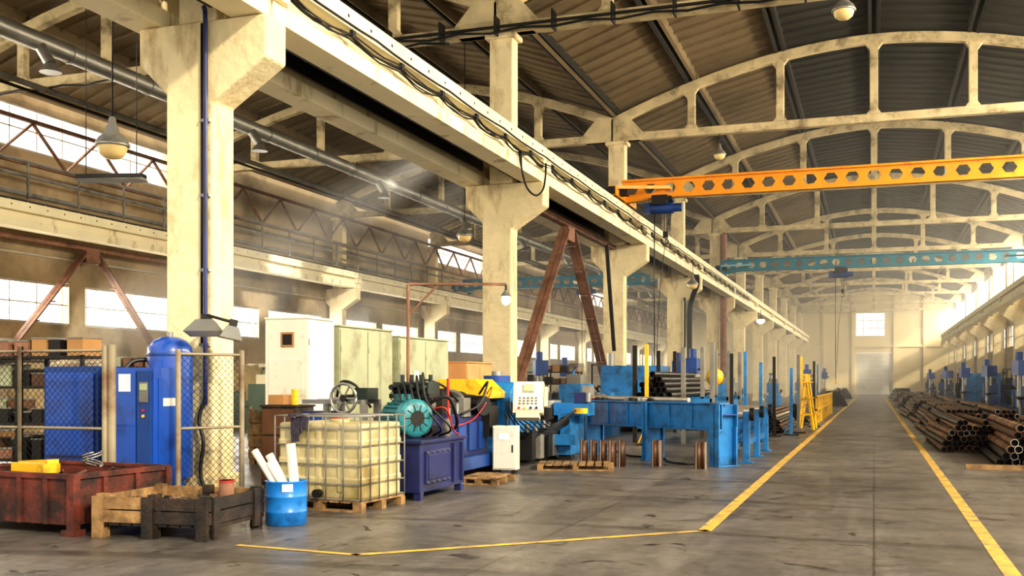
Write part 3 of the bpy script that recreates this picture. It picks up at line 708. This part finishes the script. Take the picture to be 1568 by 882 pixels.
# ---------------------------------------------------------------- cabinets
def cabinet(x,y,w,d,h,m,rz=0,doors=2,win=False):
    b=B(); b.box(0,d,0,w,.1,h,m); b.box(.03,d-.03,.03,w-.03,0,.1,darkst)
    for i in range(doors):
        a=i*w/doors+.015;c=(i+1)*w/doors-.015
        b.box(d,d+.02,a,c,.14,h-.04,m); b.box(d+.02,d+.035,c-.08,c-.05,h*.5,h*.5+.14,darkst)
        for z in(.4,h-.4): b.box(d+.015,d+.03,a,a+.02,z,z+.1,steel)
    b.box(-.01,d+.03,-.01,w+.01,h,h+.03,m)
    if win:
        b.box(.28,.5,-.015,0,h-.42,h-.2,cardb); b.box(.31,.47,-.02,-.015,h-.39,h-.23,darkst); b.box(.06,d-.06,-.01,0,.2,h-.6,m)
    return b.done('electrical_cabinet',(x,y,0),rz,bevel=.008)
cabinet(-8.72,13.75,.8,.72,2.45,white,0,1,True)
cabinet(-8.6,14.75,1.9,.6,2.38,greenish,0,2)
cabinet(-8.6,16.95,2.25,.6,2.3,greenish,0,2); cabinet(-8.6,20.2,1.5,.6,1.9,mat('orange_beige','#C08A55',.6),0,2)
b=B(); b.box(0,.55,0,.5,.05,1.15,woodd); b.box(.02,.53,-.02,0,.08,1.12,brpipe); b.box(-.02,.57,-.02,.52,1.15,1.18,woodd)
for z in(.4,.75): b.box(.04,.51,-.03,-.02,z,z+.02,darkst)
for x in(.02,.45): b.box(x,x+.08,.05,.45,0,.05,darkst)
b.box(.05,.3,.1,.4,1.18,1.32,cardb); b.cyl((.42,.2,1.18),(.42,.2,1.4),.05,yellow,12)
b.done('tool_locker',(-8.15,12.75,0),0,bevel=.005)
b=B()
b.box(0,.4,0,.45,.5,1.1,navy); b.box(.05,.35,-.02,0,.55,1.05,blue3)
for x in(0,.34,.92):
    for y in(0,.37): b.box(x,x+.08,y,y+.08,0,1.2 if x>.3 else .5,grey)
b.box(0,1.0,0,.06,1.2,1.26,steel); b.box(0,1.0,.39,.45,1.2,1.26,steel); b.box(.42,1.0,0,.45,.4,.44,grey)
b.tube([(.7+.2*math.cos(t*.4),-.06,1.28+.2*math.sin(t*.4)) for t in range(17)],.022,steel,8); b.cyl((.7,-.08,1.28),(.7,.3,1.28),.05,darkst,12)
for t in range(3): b.bar((.7+.2*math.cos(t*1.05),-.06,1.28+.2*math.sin(t*1.05)),(.7-.2*math.cos(t*1.05),-.06,1.28-.2*math.sin(t*1.05)),.02,.02,steel)
b.stube([(.5,.1,1.3),(.6,.05,1.5),(.8,.1,1.45),(.98,.2,1.15)],.02,blackm); b.box(.75,.98,.1,.4,1.26,1.42,gr)
b.done('pipe_threading_machine',(-7.5,12.75,0),-3)
# ---------------------------------------------------------------- compressor & fence
b=B()
b.box(-10.1,-9.25,10.75,11.35,.08,1.7,blue3); b.box(-10.05,-9.3,10.72,10.75,.15,1.62,blue2)
b.box(-9.12,-8.36,10.7,11.25,.06,1.68,blue2); b.box(-9.08,-8.62,10.675,10.7,.12,1.64,blue2); b.box(-8.6,-8.39,10.675,10.7,.12,1.64,blue3)
b.box(-8.56,-8.43,10.665,10.675,1.25,1.5,grey); b.box(-8.55,-8.44,10.66,10.665,1.4,1.48,screenm); b.box(-8.87,-8.69,10.668,10.675,1.38,1.6,labelm)
for z in(.5,.56,.62,.68,.74): b.box(-10.0,-9.4,10.71,10.72,z-.2,z-.17,navy)
b.cyl((-8.5,10.66,1.15),(-8.5,10.675,1.15),.02,redm,10); b.cyl((-8.5,10.66,1.08),(-8.5,10.675,1.08),.02,yellow,10)
b.box(-8.36,-8.345,10.78,11.2,.2,1.55,blue2); b.box(-8.345,-8.34,10.85,11.1,1.2,1.3,white)
b.box(-8.345,-8.335,10.85,10.95,.3,.36,white); b.box(-8.8,-8.7,10.668,10.675,.22,.26,white)
for x in(-10.05,-9.4,-9.08,-8.48): b.box(x,x+.1,10.8,11.2,0,.08,darkst)
b.lathe([(.2,.0),(.2,.2),(.29,.25),(.29,1.88),(.28,1.96),(.22,2.04),(.12,2.09),(.02,2.1)],blue2,32,c=(-8.78,11.56,0)); b.cyl((-8.78,11.56,2.08),(-8.78,11.56,2.16),.04,steel,12)
b.lathe([(.295,1.84),(.3,1.86),(.295,1.88)],blue3,32,c=(-8.78,11.56,0))
b.stube([(-9.25,11.1,1.4),(-9.2,11.3,1.75),(-9.0,11.5,1.8)],.03,blackm)
b.done('air_compressor',bevel=.01)
galv=mat('galv_post','#94886F',.6,.2,var=.2,dirt='#6A4A30',damt=.4)
b=B()
def panel(p0,p1,h):
    p0=Vector(p0);p1=Vector(p1);Ln=(p1-p0).length;d=(p1-p0)/Ln
    b.cyl(p0,p0+Vector((0,0,h+.06)),.035,galv,10); b.cyl(p1,p1+Vector((0,0,h+.06)),.035,galv,10)
    for z in(.15,h/2,h): b.cyl(p0+Vector((0,0,z)),p1+Vector((0,0,z)),.018,galv,8)
    sp=.085; n=int((Ln+h)/sp)
    for i in range(n):
        a=i*sp
        for sg in(0,1):
            xs=max(0,a-(h-.15)); xe=min(Ln,a)
            if xe<=xs: continue
            za=.15+(a-xs); zb=.15+(a-xe)
            if sg: za=h-(a-xs); zb=h-(a-xe)
            b.cyl(p0+d*xs+Vector((0,0,za)),p0+d*xe+Vector((0,0,zb)),.0035,darkst,3,caps=False)
panel((-11.3,10.25,0),(-10.0,10.25,0),1.88); panel((-10.0,10.25,0),(-8.72,10.25,0),1.88)
panel((-8.12,10.85,0),(-7.72,11.62,0),1.85)
b.cyl((-8.66,10.3,0),(-8.66,10.3,1.95),.05,galv,12)
b.done('chain_link_fence')
# shelves
b=B()
for x in(0,1.2,2.4):
    for y in(0,.6): b.box(x,x+.05,y,y+.05,0,1.9,darkst)
for z in(.3,.85,1.4,1.85):
    b.box(0,2.45,0,.65,z,z+.04,darkst)
    for i in range(7):
        w=random.uniform(.15,.3); x=.1+i*.33; hh=random.uniform(.12,.35); b.box(x,x+w,.1,.5,z+.04,z+.04+hh,random.choice([cardb,rustm,darkst,brpipe,greenish,darkst])); b.box(x-.01,x+w+.01,.09,.51,z+.04+hh,z+.06+hh,grey)
sh=b.done('storage_shelf',(-13.4,12.4,0)); 
for p in((-16.5,14.5,0),(-12,19,0),(-19,22,0),(-14,27,0),(-20,33,0),(-13,38,0)): inst(sh,p,random.uniform(-5,5))
# ---------------------------------------------------------------- generic machines
def lathe_m(paint,acc):
    b=B()
    b.box(0,.9,0,.7,0,.75,paint); b.box(2.0,2.6,.05,.65,0,.7,paint); b.box(0,2.7,.12,.58,.7,.9,paint)
    b.box(0,.85,.05,.68,.9,1.45,paint); b.box(.05,.8,.02,.05,.95,1.4,acc); b.cyl((.85,.36,1.15),(1.05,.36,1.15),.18,steel,18)
    b.box(1.3,1.75,.0,.65,.9,1.08,darkst); b.cyl((1.5,-.02,1.0),(1.5,-.06,1.0),.1,steel,14); b.box(1.42,1.58,.2,.4,1.08,1.22,steel)
    b.box(2.2,2.55,.2,.5,.9,1.2,paint); b.cyl((2.05,.36,1.12),(2.4,.36,1.12),.06,steel,12)
    b.bar((.4,.6,1.45),(.7,.5,1.95),.05,.05,paint); b.box(.5,.85,.35,.6,1.9,2.0,acc)
    b.box(.1,.5,.1,.5,1.45,1.7,acc)
    return b
mg=mat('machine_green','#4F5E50',.5)
m1=lathe_m(blue,grey).done('metal_lathe',(-7.2,26.4,0),80); m2=lathe_m(mg,beige).done('metal_lathe',(-12,30,0),20)
m3=lathe_m(blue3,darkst).done('metal_lathe',(5.6,37,0),80)
for p,r in(((-6.2,39,0),85),((-5.6,45,0),95),((-6.5,52,0),80),((-5,60,0),90),((6.5,50,0),90),((-4.5,75,0),90),((-15,45,0),10),((-20,52,0),60)): inst(m1,p,r)
for p,r in(((-15,24,0),100),((-18,36,0),80),((-11.5,50,0),90),((-22,29,0),0),((-14,60,0),90)): inst(m2,p,r)
for p,r in(((6.3,41,0),90),((6.5,56,0),85),((6.2,60.5,0),90),((5,80,0),80),((5.5,70,0),90),((-24,44,0),90),((-4.5,90,0),90),((6,90,0),90),((5,100,0),80)): inst(m3,p,r)
def blockm(paint):
    b=B()
    b.box(0,2.2,0,4.5,.15,1.2,paint); b.box(.2,2.0,.3,2.2,1.2,2.0,paint); b.box(.3,1.9,2.5,4.2,1.2,1.6,blue3)
    for y in(.4,1.2,2.0,2.8,3.6): b.box(-.03,0,y,y+.08,.15,1.2,blue3)
    for y in(0,2.2,4.3):
        for x in(0,2.0): b.box(x,x+.2,y,y+.2,0,.15,darkst)
    b.box(-.08,0,.5,1.1,.5,1.0,grey); b.cyl((.4,.8,2.0),(.4,.8,2.4),.12,steel,14); b.cyl((1.2,3.2,1.6),(1.2,3.2,2.0),.3,paint,18)
    for i in range(5): b.stube([(.1,.5+i*.7,1.2),(-.15,.6+i*.7,1.35),(-.1,.8+i*.7,.6)],.03,blackm)
    b.box(-.02,.02,0,4.5,2.0,2.06,darkst)
    for y in(0,1.5,3.,4.45): b.box(-.02,.02,y,y+.05,1.2,2.0,darkst)
    return b
bm_=blockm(blue).done('blue_press_machine',(4.7,30.5,0))
for p in((5.2,44.5,0),(4.8,64.5,0),(-8.15,31,0)): inst(bm_,p)
def drill():
    b=B(); b.box(0,.6,0,.8,0,.12,darkst); b.cyl((.3,.6,.12),(.3,.6,2.1),.09,steel,14); b.box(.08,.52,0,.75,1.75,2.25,blue3); b.cyl((.3,.15,1.75),(.3,.15,1.35),.05,steel,12); b.box(.05,.55,.0,.45,.95,1.0,darkst); b.box(.2,.4,.4,.6,.9,1.0,darkst); b.cyl((.52,.3,1.9),(.66,.3,1.9),.03,darkst,8); b.cyl((.3,.65,2.25),(.3,.65,2.55),.12,blue3,14)
    return b
dp=drill().done('drill_press',(-5.7,32.4,0))
for p in((-6.8,36.6,0),(4.6,39.5,0),(4.8,52,0),(4.3,60,0),(-4,64,0),(-11,34,0),(-16,31,0),(-12.5,42,0),(4.5,75,0),(-3.8,82,0),(4.2,92,0)): inst(dp,p,random.uniform(0,30))
# ---------------------------------------------------------------- pipe piles
def pile(w,l,rows,r,mats,jit=.012,yaw=.012):
    b=B(); n=int(w/(2*r))
    for j in range(rows):
        for i in range(n-j):
            if j>=rows-1 and random.random()<.35: continue
            x=r+i*2*r+j*r+random.uniform(-jit,jit); z=r+j*r*1.72+random.uniform(0,jit*.5); y0=random.uniform(-.3,.3); a=random.uniform(-yaw,yaw)*l
            b.pipe((x,y0,z),(x+a,y0+l+random.uniform(-.3,.3),z+random.uniform(0,.02)),r,random.choice(mats),n=10)
    return b
RP=[rustpipe,rustpipe,rustpipe,brpipe,brpipe,dkpipe]
pA=pile(4.2,6,6,.07,RP,.02,.02).done('steel_pipe_stack',(2.05,20.3,0.0),-1)
pB=pile(1.4,5.5,6,.065,RP,.02,.02).done('steel_pipe_stack',(1.35,24.3,0),1)
pC=pile(2.8,6,6,.07,RP,.02,.02).done('steel_pipe_stack',(1.4,31.5,0),0)
for p in((1.5,39,0),(1.3,46.5,0),(1.5,55,0),(1.3,64,0),(1.5,73,0),(1.4,84,0)): inst(pC,p,random.uniform(-1,1))
pD=pile(.9,5.5,8,.05,[dkpipe,cutst,dkpipe,brpipe],.006).done('steel_bar_bundle',(-3.35,31.4,0),0)
inst(pD,(-3.2,40,0)); inst(pD,(-3.2,52,0)); 
pE=pile(1.8,6,6,.09,[dkpipe,blackm]).done('steel_pipe_stack',(-3.3,67,0),6); inst(pE,(-3.6,98,0),3); inst(pE,(1.6,98,0),3)
b=B(); b.box(1.5,3.6,19.6,19.72,0,.08,wood); b.done('timber_bearer')
b=B()
for y in(25.5,28.5,31.0):
    for x in(-5.6,-4.4,-3.7):
        b.box(x-.05,x+.05,y-.05,y+.05,0,2.3+.2*random.random(),darkst if x<-5 else grey)
    b.box(-5.6,-3.7,y-.05,y+.05,1.0,1.1,blue); b.box(-5.6,-3.7,y-.05,y+.05,.35,.45,blue)
bb=pile(.95,6.2,5,.075,[dkpipe,blackm,dkpipe,dkpipe])
off=Vector((-5.52,25.2,1.1)); bb.v=[v+off for v in bb.v]
o=len(b.v); mp=[]
for m in bb.ml:
    if m not in b.ml: b.ml.append(m)
    mp.append(b.ml.index(m))
b.v+=bb.v; b.f+=[[a+o for a in f] for f in bb.f]; b.m+=[mp[i] for i in bb.m]; b.sm+=bb.sm
for i in range(10): b.pipe((-4.3+i*.07,25.3,.5),(-4.3+i*.07,31.2,.5),.035,rustpipe,n=8)
b.done('steel_pipe_rack')
for (x,y,h,m) in((-3.3,26,2.2,darkst),(-3.2,28,2.3,blue),(-2.7,27,2.0,blue),(-2.6,29.6,2.2,darkst),(-2.1,31.8,2.3,grey),(-3.9,34,2.4,yellow),(-1.9,36.5,2.2,darkst),(-2.2,30.4,1.9,blue),(-2.4,38,2.4,yellow),(-5.1,24.5,2.4,yellow),(-2.4,47,2.3,yellow),(-2.4,49,2.3,blue)):
    b=B(); b.box(-.04,.04,-.04,.04,.03,h,m); b.box(-.2,.2,-.2,.2,0,.03,darkst); b.bar((-.2,0,.05),(0,0,.5),.03,.03,m)
    b.done('stake_stanchion',(x,y,0))
b=B()
for y in(33.2,34.6):
    for x0,x1 in((-2.2,-1.95),(-1.75,-2.0)): b.bar((x0,y,0.03),(x1,y+.1,1.75),.07,.07,yellow)
    for z in(.5,1.0,1.5): b.bar((-2.25+.05*z,y,z),(-1.72-.07*z,y,z),.05,.04,yellow)
b.bar((-2.0,33.2,1.7),(-2.0,34.7,1.7),.06,.06,yellow); b.done('yellow_trestle')
b=B(); b.lathe([(.02,-.3),(.18,-.24),(.28,-.1),(.3,.05),(.24,.2),(.12,.28),(.02,.3)],yellow,24); b.cyl((0,0,-.28),(0,0,-1.6),.08,darkst,12); b.cbox((0,0,-1.63),(.5,.5,.06),darkst); b.done('yellow_float_vessel',(-5.0,35,1.66))
b=B()
for i in range(8): b.box(-1.95,-1.87,38+i*2,38.08+i*2,0,1.0,yellow)
for z in(.5,.95): b.box(-1.95,-1.87,38,52.1,z,z+.06,yellow)
b.done('safety_barrier')
b=B(); n=30
vs=[];fs=[]
for i in range(n+1):
    y=i*.5
    for (x,z) in((0,0),(.1,1.6),(.5,2.1),(1.6,2.15),(2.2,1.7),(2.4,0)):
        vs.append((x+random.uniform(-.1,.1),y,z+(random.uniform(-.22,.22) if z>0 else 0)))
for i in range(n):
    for k in range(5): fs.append((i*6+k,i*6+k+1,(i+1)*6+k+1,(i+1)*6+k))
fs+=[tuple(range(6)),tuple(range(n*6,n*6+6))]
b.add(vs,fs,tarp,True); b.done('tarp_covered_stack',(-25.2,25.2,0))
def crate():
    b=B()
    for x in(0,1.1):
        for y in(0,.9): b.box(x,x+.1,y,y+.1,0,1.0,wood)
    for z in(.1,.32,.54,.76): b.box(0,1.2,-.02,0,z,z+.17,wood); b.box(1.2,1.22,0,1.0,z,z+.17,wood); b.box(-.02,0,0,1.0,z,z+.17,wood); b.box(0,1.2,1.,1.02,z,z+.17,wood)
    b.box(.02,1.18,.02,.98,.1,.9,cardb); return b
cr=crate().done('timber_crate',(-10.8,16.5,0),10)
for p in((-10.6,22,0),(-14,33,0),(-11.0,26.4,0),(-17,28,0),(-16,21,0),(-10.9,45,0),(-21,40,0)): inst(cr,p,random.uniform(-20,20))

# ---------------------------------------------------------------- dusty air and shaft cones (scattering only, lit by daylight and added spots)
def dustmat(name,dens,an=.3):
    hm=bpy.data.materials.new(name); hm.use_nodes=True; nt=hm.node_tree; nt.nodes.clear()
    ou=nt.nodes.new('ShaderNodeOutputMaterial'); vsn=nt.nodes.new('ShaderNodeVolumeScatter')
    vsn.inputs['Color'].default_value=(1,.96,.87,1); vsn.inputs['Density'].default_value=dens; vsn.inputs['Anisotropy'].default_value=an
    nt.links.new(vsn.outputs[0],ou.inputs['Volume']); return hm
b=B(); b.box(-27.02,9.2,30,139.9,.01,13.3,dustmat('dusty_air',.0048,.35)); b.done('dusty_air')
dA=dustmat('shaft_cone_haze',.03,.1); dB=dustmat('shaft_cone_haze_thin',.018,.1)
def spot(src,dst,e,deg):
    l=bpy.data.lights.new('added_shaft_spot','SPOT'); l.energy=e; l.spot_size=math.radians(deg); l.spot_blend=.5; l.shadow_soft_size=.25; l.color=(1,.93,.8)  # spot added just under the closed roof to light a shaft, no opening there
    o=bpy.data.objects.new('added_shaft_spot',l); bpy.context.collection.objects.link(o); o.location=src
    o.rotation_euler=(Vector(dst)-Vector(src)).to_track_quat('-Z','Y').to_euler()
def beam(src,dst,w0,w1,mt,e=0):
    b=B(); b.cyl(src,dst,w0,mt,20,r1=w1); b.done('light_shaft_cone')  # denser haze in a cone, giving the light shaft its shape
    if e:
        d=(Vector(dst)-Vector(src)); spot(Vector(src)+d*.02,dst,e,math.degrees(2*math.atan(w1*1.05/d.length)))
beam((-13.2,36,11.3),(-26.7,31.5,3.6),.25,1.5,dA,14000)
beam((-13.2,36.6,11.3),(-26.7,36,4.4),.2,1.0,dA,14000)
beam((-13.4,37.2,11.3),(-26.7,42,6.2),.25,1.6,dB,14000)
beam((-13.2,36.2,11.3),(-25,29,1.5),.3,2.2,dB,14000)
beam((-13.0,39,11.3),(-26.7,48,5),.3,2.4,dB,12000)
# ---------------------------------------------------------------- lights
def area(name,loc,rot,sx_,sy_,e,col):
    l=bpy.data.lights.new(name,'AREA'); l.shape='RECTANGLE'; l.size=sx_; l.size_y=sy_; l.energy=e; l.color=col
    o=bpy.data.objects.new(name,l); bpy.context.collection.objects.link(o); o.location=loc; o.rotation_euler=rot
    return o
area('daylight_right',(10.6,75,9.8),(0,math.radians(80),0),2.6,128,25000,(1,.88,.68))
area('daylight_left',(-28.2,75,10.2),(0,math.radians(-80),0),2.0,128,11000,(1,.92,.76))
area('daylight_left_low',(-28.0,75,4.3),(0,math.radians(-90),0),1.4,128,12000,(1,.94,.82))
sun=bpy.data.lights.new('sun','SUN'); sun.energy=3.0; sun.angle=math.radians(4); sun.color=(1,.86,.64)
so=bpy.data.objects.new('sun',sun); bpy.context.collection.objects.link(so)
so.rotation_euler=Vector((-.85,.6,-.5)).to_track_quat('-Z','Y').to_euler()
w=bpy.data.worlds.new('world'); bpy.context.scene.world=w; w.use_nodes=True
bg=w.node_tree.nodes['Background']; bg.inputs[0].default_value=(1,.945,.85,1); bg.inputs[1].default_value=1.6
# ---------------------------------------------------------------- camera
cd=bpy.data.cameras.new('camera'); cd.lens=36*1633/1600; cd.sensor_width=36; cd.shift_y=147/1600; cd.clip_end=400
co=bpy.data.objects.new('camera',cd); bpy.context.collection.objects.link(co); co.location=(0,0,1.5); co.rotation_euler=(math.radians(90),0,math.radians(19.1))
bpy.context.scene.camera=co
vs_=bpy.context.scene.view_settings; vs_.view_transform='Standard'; vs_.exposure=0.1
for lk in ('Medium High Contrast','Standard - Medium High Contrast'):
    try: vs_.look=lk; print('look ok',lk); break
    except Exception as ex: print(ex)
